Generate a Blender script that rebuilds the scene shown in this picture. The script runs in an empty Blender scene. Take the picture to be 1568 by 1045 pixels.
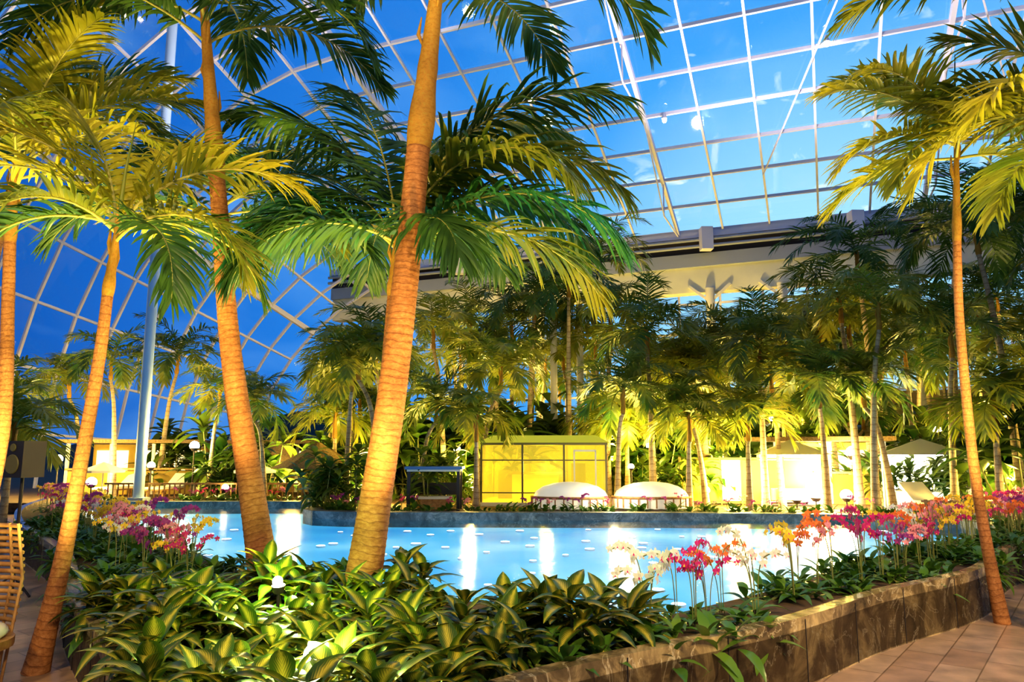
import bpy, bmesh, math, random
from mathutils import Vector, Matrix
R=random.Random(7)
rad=math.radians
scn=bpy.context.scene
scn.view_settings.view_transform='Standard'
try: scn.view_settings.look='Medium High Contrast'
except Exception: scn.view_settings.look='None'
scn.view_settings.exposure=0.42

# ---------------------------------------------------------------- materials
def newmat(n):
    m=bpy.data.materials.new(n); m.use_nodes=True
    nt=m.node_tree; nt.nodes.clear()
    out=nt.nodes.new('ShaderNodeOutputMaterial')
    return m,nt,out
def N(nt,t,**k):
    n=nt.nodes.new(t)
    for a,b in k.items():
        if a.startswith('_'): setattr(n,a[1:],b)
        else: n.inputs[a].default_value=b
    return n
def ramp(nt,stops,interp='LINEAR'):
    r=nt.nodes.new('ShaderNodeValToRGB'); cr=r.color_ramp; cr.interpolation=interp
    while len(cr.elements)<len(stops): cr.elements.new(0.5)
    for e,(p,c) in zip(cr.elements,stops):
        e.position=p; e.color=(*c,1)
    return r
def simple(n,col,rough=.6,metal=0,emit=None,es=0,noise=None,nscale=8,bump=0):
    m,nt,out=newmat(n)
    b=N(nt,'ShaderNodeBsdfPrincipled',Roughness=rough,Metallic=metal)
    b.inputs['Base Color'].default_value=(*col,1)
    if noise:
        tc=N(nt,'ShaderNodeTexCoord'); nz=N(nt,'ShaderNodeTexNoise',Scale=nscale,Detail=6)
        nt.links.new(tc.outputs['Object'],nz.inputs['Vector'])
        r=ramp(nt,[(.3,col),(.7,noise)])
        nt.links.new(nz.outputs['Fac'],r.inputs['Fac']); nt.links.new(r.outputs['Color'],b.inputs['Base Color'])
        if bump:
            bp=N(nt,'ShaderNodeBump',Strength=bump); nt.links.new(nz.outputs['Fac'],bp.inputs['Height']); nt.links.new(bp.outputs['Normal'],b.inputs['Normal'])
    if emit:
        b.inputs['Emission Color'].default_value=(*emit,1); b.inputs['Emission Strength'].default_value=es
    nt.links.new(b.outputs[0],out.inputs[0]); return m
def emis(n,col,s):
    m,nt,out=newmat(n); e=N(nt,'ShaderNodeEmission',Strength=s); e.inputs[0].default_value=(*col,1)
    nt.links.new(e.outputs[0],out.inputs[0]); return m
def leafmat(n,c1,c2,trans=.35,rough=.38,stripe=None):
    m,nt,out=newmat(n); L=nt.links
    tc=N(nt,'ShaderNodeTexCoord'); nz=N(nt,'ShaderNodeTexNoise',Scale=1.7,Detail=3)
    L.new(tc.outputs['Object'],nz.inputs['Vector'])
    r=ramp(nt,[(.35,c1),(.65,c2)]); L.new(nz.outputs['Fac'],r.inputs['Fac'])
    col=r.outputs['Color']
    if stripe:
        sx=N(nt,'ShaderNodeSeparateXYZ'); L.new(tc.outputs['UV'],sx.inputs[0])
        a=N(nt,'ShaderNodeMath',_operation='SUBTRACT'); L.new(sx.outputs[0],a.inputs[0]); a.inputs[1].default_value=.5
        b=N(nt,'ShaderNodeMath',_operation='ABSOLUTE'); L.new(a.outputs[0],b.inputs[0])
        w=N(nt,'ShaderNodeMath',_operation='MULTIPLY_ADD'); L.new(b.outputs[0],w.inputs[0]); w.inputs[1].default_value=-1.0
        L.new(sx.outputs[1],w.inputs[2])
        s=N(nt,'ShaderNodeMath',_operation='MULTIPLY'); L.new(w.outputs[0],s.inputs[0]); s.inputs[1].default_value=62
        sn=N(nt,'ShaderNodeMath',_operation='SINE'); L.new(s.outputs[0],sn.inputs[0])
        ma=N(nt,'ShaderNodeMath',_operation='MULTIPLY_ADD'); L.new(sn.outputs[0],ma.inputs[0]); ma.inputs[1].default_value=.08; L.new(b.outputs[0],ma.inputs[2])
        r2=ramp(nt,[(.03,(1,1,1)),(.14,(.45,.45,.45)),(.30,(0,0,0))]); L.new(ma.outputs[0],r2.inputs['Fac'])
        mx=N(nt,'ShaderNodeMixRGB'); L.new(r2.outputs['Color'],mx.inputs['Fac']); L.new(col,mx.inputs[1]); mx.inputs[2].default_value=(*stripe,1)
        col=mx.outputs[0]
    b=N(nt,'ShaderNodeBsdfPrincipled',Roughness=rough); L.new(col,b.inputs['Base Color'])
    t=N(nt,'ShaderNodeBsdfTranslucent'); L.new(col,t.inputs[0])
    mix=N(nt,'ShaderNodeMixShader',Fac=trans); L.new(b.outputs[0],mix.inputs[1]); L.new(t.outputs[0],mix.inputs[2])
    L.new(mix.outputs[0],out.inputs[0]); return m

M={}
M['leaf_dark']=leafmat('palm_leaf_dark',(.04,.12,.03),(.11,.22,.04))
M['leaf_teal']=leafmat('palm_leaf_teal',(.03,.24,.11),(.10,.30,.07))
M['leaf_warm']=leafmat('palm_leaf_warm',(.15,.24,.03),(.38,.36,.04),.4)  # yellower leaf copy, warm lamp light mixed into its colour
M['leaf_lit']=leafmat('palm_leaf_lit',(.40,.42,.03),(.64,.56,.06),.45)  # lit leaf copy: yellow lamp light painted into the frond colour
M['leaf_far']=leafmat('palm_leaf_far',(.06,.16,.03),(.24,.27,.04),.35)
M['leaf_bush']=leafmat('bush_leaf',(.025,.09,.012),(.14,.20,.03),.3)
M['croton']=leafmat('croton_leaf',(.03,.075,.01),(.08,.14,.015),.2,.3,stripe=(.60,.50,.06))
M['orch_leaf']=leafmat('orchid_leaf',(.05,.16,.02),(.16,.28,.04),.2,.3)
M['rachis']=simple('palm_rachis',(.42,.40,.10),.5)
M['stem']=simple('orchid_stem',(.20,.22,.06),.5)
for k,c in dict(mag=(.65,.03,.22),white=(.9,.85,.75),orange=(.85,.22,.05),yellow=(.9,.62,.05),pink=(.85,.35,.42),purple=(.35,.05,.30)).items():
    M['o_'+k]=leafmat('orchid_petal_'+k,c,tuple(min(1,x*1.15) for x in c),.35,.5)
def trunkmat(n,c1,c2,c3,ring):
    m,nt,out=newmat(n); L=nt.links
    tc=N(nt,'ShaderNodeTexCoord'); mp=N(nt,'ShaderNodeMapping'); mp.inputs['Scale'].default_value=(9,22,1)
    L.new(tc.outputs['UV'],mp.inputs[0])
    nz=N(nt,'ShaderNodeTexNoise',Scale=1.6,Detail=8,Roughness=.75); L.new(mp.outputs[0],nz.inputs['Vector'])
    r=ramp(nt,[(.32,c1),(.5,c2),(.72,c3)]); L.new(nz.outputs['Fac'],r.inputs['Fac'])
    n2=N(nt,'ShaderNodeTexNoise',Scale=2.3,Detail=4); L.new(tc.outputs['Object'],n2.inputs['Vector'])
    r2=ramp(nt,[(.3,(.55,.5,.45)),(.7,(1.1,1.1,1.1))]); L.new(n2.outputs['Fac'],r2.inputs['Fac'])
    mx=N(nt,'ShaderNodeMixRGB',_blend_type='MULTIPLY',Fac=1); L.new(r.outputs[0],mx.inputs[1]); L.new(r2.outputs[0],mx.inputs[2])
    col=mx.outputs[0]
    if ring:
        sx=N(nt,'ShaderNodeSeparateXYZ'); L.new(tc.outputs['UV'],sx.inputs[0])
        n3=N(nt,'ShaderNodeTexNoise',Scale=5.0,Detail=3); L.new(tc.outputs['Object'],n3.inputs['Vector'])
        ad=N(nt,'ShaderNodeMath',_operation='MULTIPLY_ADD'); L.new(n3.outputs[0],ad.inputs[0]); ad.inputs[1].default_value=.10; L.new(sx.outputs[1],ad.inputs[2])
        dv=N(nt,'ShaderNodeMath',_operation='DIVIDE'); L.new(ad.outputs[0],dv.inputs[0]); dv.inputs[1].default_value=ring
        fr=N(nt,'ShaderNodeMath',_operation='FRACT'); L.new(dv.outputs[0],fr.inputs[0])
        r3=ramp(nt,[(0,(.55,.48,.44)),(.06,(.6,.52,.48)),(.14,(1,1,1)),(.85,(.94,.92,.9)),(1,(.75,.7,.66))]); L.new(fr.outputs[0],r3.inputs[0])
        m2=N(nt,'ShaderNodeMixRGB',_blend_type='MULTIPLY',Fac=1); L.new(col,m2.inputs[1]); L.new(r3.outputs[0],m2.inputs[2]); col=m2.outputs[0]
    b=N(nt,'ShaderNodeBsdfPrincipled',Roughness=.7); L.new(col,b.inputs['Base Color'])
    bp=N(nt,'ShaderNodeBump',Strength=.45,Distance=.02); L.new(nz.outputs['Fac'],bp.inputs['Height']); L.new(bp.outputs[0],b.inputs['Normal'])
    L.new(b.outputs[0],out.inputs[0]); return m
M['trunk']=trunkmat('palm_trunk',(.26,.10,.03),(.46,.20,.065),(.64,.34,.14),.065)
M['trunk_pale']=trunkmat('palm_trunk_pale',(.36,.27,.17),(.55,.46,.32),(.72,.64,.48),.16)
M['shaft']=trunkmat('palm_crownshaft',(.30,.18,.02),(.52,.27,.04),(.44,.38,.07),0)
M['steel']=simple('steel_lilac',(.82,.80,.92),.45,.0)
M['steel_blue']=simple('steel_blue',(.55,.72,.9),.4,.1)
M['white_col']=simple('column_paint',(.75,.72,.65),.5)
M['frame']=simple('kiosk_frame',(.16,.14,.05),.5)
M['dark']=simple('dark_metal',(.03,.025,.03),.5)
M['fascia']=simple('fascia_panel',(.80,.78,.62),.6,noise=(.62,.62,.54),nscale=.6)
M['fascia_grey']=simple('fascia_grey',(.36,.40,.50),.6)
M['wall_warm']=simple('wall_warm',(.60,.42,.10),.8,noise=(.16,.12,.03),nscale=.6)
M['soil']=simple('soil',(.06,.035,.02),.9,noise=(.13,.08,.04),nscale=9,bump=.4)
M['cushion']=simple('cushion_fabric',(.85,.8,.7),.8)
M['rattan']=simple('rattan',(.30,.14,.05),.5,noise=(.55,.32,.12),nscale=14)
M['thatch']=simple('thatch',(.14,.09,.04),.9,noise=(.35,.25,.12),nscale=20,bump=.5)
M['shell']=simple('shell_white',(.88,.86,.74),.4,emit=(1,.92,.7),es=.22,noise=(.8,.77,.62),nscale=3)  # faint emission makes the dome shells look lit
M['hill']=simple('hill',(.01,.03,.03),.9,noise=(.02,.05,.04),nscale=.3)
M['blue_panel']=simple('blue_panel',(.08,.2,.45),.4)
M['lamp_w']=emis('lamp_white',(1,.93,.72),60)
M['lamp_y']=emis('lamp_warm',(1,.72,.3),25)
M['lamp_pool']=emis('pool_lamp',(.85,.97,1),6)
M['lamp_roof']=emis('roof_lamp',(1,.97,.9),45)
M['lit_win']=emis('lit_window',(1,.75,.33),2.2)
M['glare_panel']=emis('canvas_glare',(1,.88,.55),8)  # emissive cabana back panel, added to give the glare around the lamps
M['green_glow']=simple('lime_panel',(.45,.5,.06),.5,emit=(.8,.75,.08),es=.3)  # kiosk roof: emission put in so it looks lit from inside
M['lime']=simple('lime_paint',(.35,.70,.06),.5)
M['yel']=simple('yellow_paint',(.9,.65,.05),.5)
M['ora']=simple('orange_paint',(.8,.25,.04),.5)
def stone(n,c1,c2,c3,sc,rough=.25,vein=(.8,.65,.4),vw=.03,dist=.6):
    m,nt,out=newmat(n); L=nt.links
    tc=N(nt,'ShaderNodeTexCoord'); nz=N(nt,'ShaderNodeTexNoise',Scale=sc,Detail=9,Roughness=.65,Distortion=dist); L.new(tc.outputs['Object'],nz.inputs['Vector'])
    r=ramp(nt,[(.32,c1),(.5,c2),(.66,c3)]); L.new(nz.outputs['Fac'],r.inputs['Fac'])
    n2=N(nt,'ShaderNodeTexNoise',Scale=sc*.8,Detail=7,Roughness=.6,Distortion=.8); L.new(tc.outputs['Object'],n2.inputs['Vector'])
    r2=ramp(nt,[(.5-vw,(0,0,0)),(.5,(.6,.6,.6)),(.5+vw,(0,0,0))]); L.new(n2.outputs['Fac'],r2.inputs['Fac'])
    mx=N(nt,'ShaderNodeMixRGB'); L.new(r2.outputs[0],mx.inputs[0]); L.new(r.outputs[0],mx.inputs[1]); mx.inputs[2].default_value=(*vein,1)
    b=N(nt,'ShaderNodeBsdfPrincipled',Roughness=rough); L.new(mx.outputs[0],b.inputs['Base Color'])
    L.new(b.outputs[0],out.inputs[0]); return m
M['marble']=stone('brown_marble',(.06,.05,.03),(.20,.15,.08),(.62,.48,.24),2.6,.18,(.85,.75,.5),.012,1.0)
M['slate']=stone('slate_coping',(.04,.055,.06),(.11,.14,.15),(.26,.29,.30),3,.5,(.4,.42,.4),.015)
m,nt,out=newmat('floor_tiles'); L=nt.links
tc=N(nt,'ShaderNodeTexCoord'); mp=N(nt,'ShaderNodeMapping'); mp.inputs['Rotation'].default_value=(0,0,rad(-52)); L.new(tc.outputs['Object'],mp.inputs[0])
br=N(nt,'ShaderNodeTexBrick',Scale=1.0); br.inputs['Color1'].default_value=(.42,.28,.20,1); br.inputs['Color2'].default_value=(.56,.41,.31,1); br.inputs['Mortar'].default_value=(.25,.17,.11,1)
br.inputs['Mortar Size'].default_value=.006; br.inputs['Brick Width'].default_value=.6; br.inputs['Row Height'].default_value=.3
L.new(mp.outputs[0],br.inputs['Vector']); b=N(nt,'ShaderNodeBsdfPrincipled',Roughness=.3)
nz=N(nt,'ShaderNodeTexNoise',Scale=4,Detail=6); L.new(tc.outputs['Object'],nz.inputs['Vector']); r=ramp(nt,[(.3,(.6,.6,.6)),(.7,(1.1,1.05,1))]); L.new(nz.outputs[0],r.inputs[0])
mx=N(nt,'ShaderNodeMixRGB',_blend_type='MULTIPLY',Fac=1); L.new(br.outputs[0],mx.inputs[1]); L.new(r.outputs[0],mx.inputs[2])
L.new(mx.outputs[0],b.inputs['Base Color']); L.new(b.outputs[0],out.inputs[0]); M['tiles']=m
m,nt,out=newmat('roof_glass'); L=nt.links
t=N(nt,'ShaderNodeBsdfTransparent'); t.inputs[0].default_value=(.9,.96,1,1); g=N(nt,'ShaderNodeBsdfGlossy',Roughness=.03)
mix=N(nt,'ShaderNodeMixShader',Fac=.09); L.new(t.outputs[0],mix.inputs[1]); L.new(g.outputs[0],mix.inputs[2]); L.new(mix.outputs[0],out.inputs[0]); M['glass']=m
m,nt,out=newmat('kiosk_glass'); L=nt.links
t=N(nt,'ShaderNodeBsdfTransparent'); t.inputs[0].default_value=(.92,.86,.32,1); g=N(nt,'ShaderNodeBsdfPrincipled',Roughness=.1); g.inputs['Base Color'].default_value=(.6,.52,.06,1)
g.inputs['Emission Color'].default_value=(1,.78,.1,1); g.inputs['Emission Strength'].default_value=.6  # emission in the panes stands in for light inside the kiosk
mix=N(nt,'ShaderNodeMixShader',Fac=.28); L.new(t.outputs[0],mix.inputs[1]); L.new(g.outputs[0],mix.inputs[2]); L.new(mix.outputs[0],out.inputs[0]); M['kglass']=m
m,nt,out=newmat('pool_water'); L=nt.links
tc=N(nt,'ShaderNodeTexCoord'); nz=N(nt,'ShaderNodeTexNoise',Scale=2.2,Detail=3); L.new(tc.outputs['Object'],nz.inputs['Vector'])
bp=N(nt,'ShaderNodeBump',Strength=.16,Distance=.08); L.new(nz.outputs[0],bp.inputs['Height'])
t=N(nt,'ShaderNodeBsdfTransparent'); t.inputs[0].default_value=(.85,.97,1,1); g=N(nt,'ShaderNodeBsdfGlossy',Roughness=.17); L.new(bp.outputs[0],g.inputs['Normal'])
lw=N(nt,'ShaderNodeLayerWeight',Blend=.22); mm=N(nt,'ShaderNodeMath',_operation='MULTIPLY'); L.new(lw.outputs['Fresnel'],mm.inputs[0]); mm.inputs[1].default_value=.55
mix=N(nt,'ShaderNodeMixShader'); L.new(mm.outputs[0],mix.inputs[0]); L.new(t.outputs[0],mix.inputs[1]); L.new(g.outputs[0],mix.inputs[2]); L.new(mix.outputs[0],out.inputs[0]); M['water']=m
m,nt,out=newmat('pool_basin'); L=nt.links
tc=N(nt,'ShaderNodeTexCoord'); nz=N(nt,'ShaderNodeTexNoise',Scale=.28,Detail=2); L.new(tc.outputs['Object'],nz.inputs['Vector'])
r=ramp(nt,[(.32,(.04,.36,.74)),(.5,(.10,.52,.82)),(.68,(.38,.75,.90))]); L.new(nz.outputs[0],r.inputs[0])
b=N(nt,'ShaderNodeBsdfPrincipled',Roughness=.5); L.new(r.outputs[0],b.inputs['Base Color']); L.new(r.outputs[0],b.inputs['Emission Color']); b.inputs['Emission Strength'].default_value=.62  # basin emission stands in for the glow of the underwater lamps
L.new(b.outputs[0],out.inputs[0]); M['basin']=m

# ---------------------------------------------------------------- mesh builder
class B:
    def __init__(s): s.v=[];s.f=[];s.uv=[];s.m=[];s.mats=[];s.sm=[]
    def mi(s,k):
        if k not in s.mats: s.mats.append(k)
        return s.mats.index(k)
    def mesh(s,name):
        me=bpy.data.meshes.new(name); me.from_pydata([tuple(x) for x in s.v],[],s.f)
        for k in s.mats: me.materials.append(M[k])
        me.polygons.foreach_set('material_index',s.m); me.polygons.foreach_set('use_smooth',s.sm)
        ul=me.uv_layers.new(name='UVMap'); li=[0]*len(me.loops); me.loops.foreach_get('vertex_index',li)
        flat=[]
        for i in li: flat.extend(s.uv[i])
        ul.data.foreach_set('uv',flat); me.update(); return me
    def add(s,vs,fs,mat,uvs=None,smooth=False):
        o=len(s.v); s.v.extend(vs); s.uv.extend(uvs if uvs else [(0,0)]*len(vs)); k=s.mi(mat)
        for f in fs:
            s.f.append([i+o for i in f]); s.m.append(k); s.sm.append(smooth)
    def box(s,c,d,mat,rz=0):
        c=Vector(c); vs=[]
        cz,sz=math.cos(rz),math.sin(rz)
        for i in (-1,1):
            for j in (-1,1):
                for k in (-1,1):
                    x,y=i*d[0]/2,j*d[1]/2
                    vs.append((c.x+x*cz-y*sz,c.y+x*sz+y*cz,c.z+k*d[2]/2))
        s.add(vs,[(0,1,3,2),(4,6,7,5),(0,4,5,1),(2,3,7,6),(0,2,6,4),(1,5,7,3)],mat)
    def bar(s,p,q,w,h,mat):
        p=Vector(p);q=Vector(q);t=(q-p).normalized()
        up=Vector((0,0,1)) if abs(t.z)<.95 else Vector((0,1,0))
        sd=t.cross(up).normalized()*w/2; u=sd.cross(t).normalized()*h/2
        vs=[p-sd-u,p+sd-u,p+sd+u,p-sd+u,q-sd-u,q+sd-u,q+sd+u,q-sd+u]
        s.add(vs,[(0,1,2,3),(7,6,5,4),(0,4,5,1),(1,5,6,2),(2,6,7,3),(3,7,4,0)],mat)
    def tube(s,pts,rs,mat,n=8,cap=True,smooth=True,ufac=1):
        pts=[Vector(p) for p in pts]; vs=[];uv=[];L=0
        for i,p in enumerate(pts):
            a=pts[max(i-1,0)];b=pts[min(i+1,len(pts)-1)];t=(b-a).normalized()
            ref=Vector((0,1,0)) if abs(t.y)<.9 else Vector((1,0,0))
            x=ref.cross(t).normalized();y=t.cross(x)
            if i: L+=(p-pts[i-1]).length
            for j in range(n+1):
                an=2*math.pi*j/n; vs.append(p+(x*math.cos(an)+y*math.sin(an))*rs[i]); uv.append((j/n*ufac,L))
        fs=[]
        k=n+1
        for i in range(len(pts)-1):
            for j in range(n): fs.append((i*k+j,i*k+j+1,(i+1)*k+j+1,(i+1)*k+j))
        s.add(vs,fs,mat,uv,smooth)
        if cap:
            s.add([vs[(len(pts)-1)*k+j] for j in range(n)],[tuple(range(n))],mat)
            s.add([vs[j] for j in range(n)],[tuple(reversed(range(n)))],mat)
    def ball(s,c,r,mat,n=10,sz=1,half=False):
        vs=[];fs=[];rows=n//2+1
        for i in range(rows+1):
            ph=(math.pi/2 if half else math.pi)*i/rows
            for j in range(n):
                th=2*math.pi*j/n; vs.append((c[0]+r*math.sin(ph)*math.cos(th),c[1]+r*math.sin(ph)*math.sin(th),c[2]+r*sz*math.cos(ph)))
        for i in range(rows):
            for j in range(n): fs.append((i*n+j,(i+1)*n+j,(i+1)*n+(j+1)%n,i*n+(j+1)%n))
        s.add(vs,fs,mat,None,True)
def catmull(pts,sub,closed=False):
    pts=[Vector(p) for p in pts]; n=len(pts); out=[]
    rng=n if closed else n-1
    for i in range(rng):
        if closed: a,b,c,d=pts[(i-1)%n],pts[i],pts[(i+1)%n],pts[(i+2)%n]
        else: a,b,c,d=pts[max(i-1,0)],pts[i],pts[i+1],pts[min(i+2,n-1)]
        for k in range(sub):
            t=k/sub
            out.append(.5*((2*b)+(c-a)*t+(2*a-5*b+4*c-d)*t*t+(3*b-a-3*c+d)*t**3))
    if not closed: out.append(pts[-1])
    return out
def obj(name,me,loc=(0,0,0),rz=0,sc=1,parent=None,rot=None):
    o=bpy.data.objects.new(name,me); bpy.context.collection.objects.link(o)
    o.location=loc; o.rotation_euler=rot if rot else (0,0,rz); o.scale=(sc,sc,sc) if not isinstance(sc,tuple) else sc
    if parent: o.parent=parent
    return o
def empty(name):
    o=bpy.data.objects.new(name,None); bpy.context.collection.objects.link(o); o.empty_display_size=.2; return o

# ---------------------------------------------------------------- palms
Z=Vector((0,0,1))
def leaflet(b,base,d,T,L,w,g,mat,secs,fold):
    W=(T-d*T.dot(d))
    if W.length<1e-4: W=Vector((0,0,1)).cross(d)
    W.normalize(); vs=[];uv=[];p=base.copy(); dd=d.copy(); pf=0
    for (fr,wd) in secs:
        st=(fr-pf)*L; p=p+dd*st; pf=fr
        dd=(dd-Z*g*(.25+fr)).normalized()
        nrm=dd.cross(W).normalized()
        if nrm.z<0: nrm=-nrm
        h=W*(w*wd*.5)
        if fold:
            vs+= [p-h,p+nrm*(w*wd*.22),p+h]; uv+=[(0,fr),(.5,fr),(1,fr)]
        else: vs+=[p-h,p+h]; uv+=[(0,fr),(1,fr)]
    k=3 if fold else 2; fs=[]
    for i in range(len(secs)-1):
        for j in range(k-1): fs.append((i*k+j,i*k+j+1,(i+1)*k+j+1,(i+1)*k+j))
    b.add(vs,fs,mat,uv,fold)
S4=[(0,.4),(.2,1),(.5,.95),(.8,.6),(1,.04)]
S3=[(0,.5),(.3,1),(.7,.7),(1,.05)]
def frond(b,o,az,el,L,droop,n,ll,lw,mat,hero=True,r=None,vang=25,g=.28,rr=.02):
    r=r or R; az=rad(az);el=rad(el);droop=rad(droop); seg=16 if hero else 9
    p=Vector(o); pts=[p.copy()]; tans=[]; side_c=r.uniform(-.25,.25)
    for i in range(seg):
        s=(i+.5)/seg; e=el-droop*s**1.25; a=az+side_c*s
        t=Vector((math.cos(a)*math.cos(e),math.sin(a)*math.cos(e),math.sin(e))); tans.append(t)
        p=p+t*(L/seg); pts.append(p.copy())
    b.tube(pts,[rr*(1-.85*i/seg) for i in range(seg+1)],'rachis' if hero else mat,5 if hero else 3,False)
    s0=.14
    for i in range(n):
        s=s0+(1-s0)*(i+.5)/n; x=s*seg; k=min(int(x),seg-1); base=pts[k].lerp(pts[k+1],x-k); T=tans[k]
        S=T.cross(Z); 
        if S.length<.05: S=Vector((-math.sin(az),math.cos(az),0))
        S.normalize(); U=S.cross(T).normalized()
        q=(s-s0)/(1-s0); prof=(min(1,.45+2.2*q))*(1 if q<.55 else max(.35,1-(q-.55)**1.3*1.7))
        for sg in (-1,1):
            a=rad(68-40*q+r.uniform(-7,7)); v=rad(vang+r.uniform(-18,18))
            d=(T*math.cos(a)+S*(sg*math.sin(a)*math.cos(v))+U*(math.sin(a)*math.sin(v))).normalized()
            leaflet(b,base,d,T,ll*prof*r.uniform(.85,1.1),lw,g*r.uniform(.5,1.4),mat,S4 if hero else S3,hero)
def trunk(b,pts,r0,r1,mat='trunk',ring=.085,n=20,step=.02,flare=1.35,fl=.5):
    c=catmull([Vector(p) for p in pts],24); 
    ds=[0]
    for i in range(1,len(c)): ds.append(ds[-1]+(c[i]-c[i-1]).length)
    T=ds[-1]; m=int(T/step); P=[];RR=[];j=0
    for i in range(m+1):
        s=T*i/m
        while j<len(ds)-2 and ds[j+1]<s: j+=1
        t=(s-ds[j])/max(1e-6,ds[j+1]-ds[j]); P.append(c[j].lerp(c[j+1],t))
        f=s/T; rr=r0+(r1-r0)*f; rr*=1+(flare-1)*math.exp(-s/fl)
        ph=(s/ring)%1; cyc=int(s/ring); jit=.5+.9*abs(math.sin(cyc*12.9898)*43758.5%1)
        rr*=1+.026*jit*(1 if ph<.22 else -.1*(ph)); RR.append(rr)
    b.tube(P,RR,mat,n)
    return P[-1]
def shaft(b,p,q,r0,r1,mat='shaft',n=16):
    p=Vector(p);q=Vector(q); P=[];RR=[]
    for i in range(15):
        f=i/14; P.append(p.lerp(q,f)); rr=r0*(1+.28*math.sin(min(1,f*3.2)*math.pi*.9))*(1-f)+r1*f
        if i in (6,): rr*=1.08
        RR.append(rr)
    b.tube(P,RR,mat,n)
    for k in range(3):
        f=.35+.2*k; c=p.lerp(q,f); a=2.1*k+1; d=Vector((math.cos(a),math.sin(a),0))
        b.tube([c+d*r0*.6,c+d*r0*1.05+Z*.12,c+d*r0*.8+Z*.3],[.012,.02,.006],mat,6)
def heropalm(name,pts,r0,r1,crown,fronds,leaf,ll=.66,lw=.044,n=56,shaft_r=None,flare=1.22,trm='trunk',ring=.065,vang=22,g=.34):
    b=B(); o=Vector(pts[0])
    loc=[Vector(p)-o for p in pts]; trunk(b,loc,r0,r1,trm,ring,20,.016,flare)
    top=loc[-1]; cr=Vector(crown)-o; shaft(b,top,cr,shaft_r or r1,r1*.5)
    for i,fr in enumerate(fronds):
        az,el,L,dr=fr[:4]; lf=fr[4] if len(fr)>4 else leaf
        st=cr-(cr-top)*.12*(i%3)
        frond(b,st,az,el,L,dr,n,ll,lw,lf,True,None,vang,g,.018)
    b.tube([cr,cr+Vector((.03,0,.5)),cr+Vector((.08,.02,.95))],[.025,.014,.003],leaf,6)
    return obj(name,b.mesh(name),o)
heropalm('palm_tree',[(-1.30,6.6,.40),(-1.18,6.6,1.3),(-1.06,6.6,2.23),(-.95,6.6,3.4),(-.87,6.6,4.5)],.142,.108,(-.70,6.6,6.35),
  [(10,30,2.6,110),(335,45,2.6,110),(60,50,2.7,90),(120,55,2.6,80),(180,40,2.5,100),(225,50,2.4,100),(285,60,2.2,100),(20,70,2.6,90),(150,75,2.6,60)],'leaf_dark',shaft_r=.11)
heropalm('palm_tree',[(-1.42,7.75,.40),(-1.34,7.7,1.6),(-1.27,7.65,2.6),(-1.22,7.6,3.3)],.085,.075,(-1.2,7.6,3.95),
  [(8,62,3.0,118,'leaf_warm'),(352,40,2.7,100,'leaf_teal'),(182,48,2.2,132,'leaf_teal'),(160,70,2.8,75),(135,80,2.8,50),(70,78,2.9,70),(25,76,3.1,95,'leaf_warm'),(5,22,2.5,80,'leaf_warm'),(60,40,2.2,80),(110,40,2.3,90),(200,25,1.9,95),(300,30,1.6,100),(172,28,2.1,85),(330,62,2.5,120,'leaf_warm'),(345,74,3.2,100),(20,48,2.8,105),(150,58,2.6,110)],'leaf_dark',ll=.82,lw=.052,n=60,vang=6,g=.46)
heropalm('palm_tree',[(-2.38,7.5,.40),(-2.57,7.5,1.34),(-2.75,7.5,2.2),(-2.89,7.5,2.97),(-3.07,7.5,4.35),(-3.1,7.5,4.55)],.130,.08,(-3.36,7.5,6.55),
  [(0,20,2.3,95),(320,35,2.4,110),(40,45,2.5,90),(90,45,2.3,90),(180,35,2.3,100),(220,30,2.2,100),(150,55,2.4,80),(270,50,2.0,100)],'leaf_dark',shaft_r=.085)
heropalm('palm_tree',[(-2.85,8.9,.40),(-3.35,9.0,2.2),(-3.65,9.1,4.0)],.085,.065,(-3.7,9.1,4.75),
  [(0,45,2.3,110),(30,65,2.4,90),(180,50,2.3,110),(150,65,2.3,80),(90,70,2.3,60),(210,25,2.1,90),(330,20,2.2,90,'leaf_warm'),(355,10,2.2,60),(60,30,2.2,80),(280,50,1.7,110)],'leaf_dark',ll=.7)
heropalm('palm_tree',[(-3.72,6.15,0),(-3.60,6.15,.75),(-3.53,6.15,1.35),(-3.43,6.15,2.41),(-3.40,6.15,3.0)],.064,.044,(-3.36,6.15,3.62),
  [(175,50,1.8,80,'leaf_lit'),(150,78,1.7,50,'leaf_lit'),(60,76,1.7,60,'leaf_lit'),(10,55,1.8,95,'leaf_lit'),(350,30,1.5,115,'leaf_warm'),(320,20,1.5,115,'leaf_dark'),(200,15,1.5,110,'leaf_dark'),(240,35,1.3,115,'leaf_warm'),(100,50,1.6,80,'leaf_lit'),(30,20,1.5,100,'leaf_dark'),(185,70,1.8,90,'leaf_lit')],'leaf_warm',ll=.52,lw=.038,n=46,flare=1.6)
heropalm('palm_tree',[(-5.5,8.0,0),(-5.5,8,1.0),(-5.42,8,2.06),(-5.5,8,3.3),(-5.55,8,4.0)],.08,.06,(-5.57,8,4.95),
  [(5,50,2.5,80,'leaf_lit'),(350,35,2.4,90,'leaf_lit'),(20,70,2.4,60,'leaf_lit'),(330,70,2.1,70,'leaf_lit'),(300,40,1.8,90,'leaf_warm'),(170,60,1.9,80),(60,60,2.4,70,'leaf_warm'),(110,70,2.2,60),(0,15,2.2,90,'leaf_warm'),(350,82,2.3,45,'leaf_lit')],'leaf_dark',ll=.6)
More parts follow.
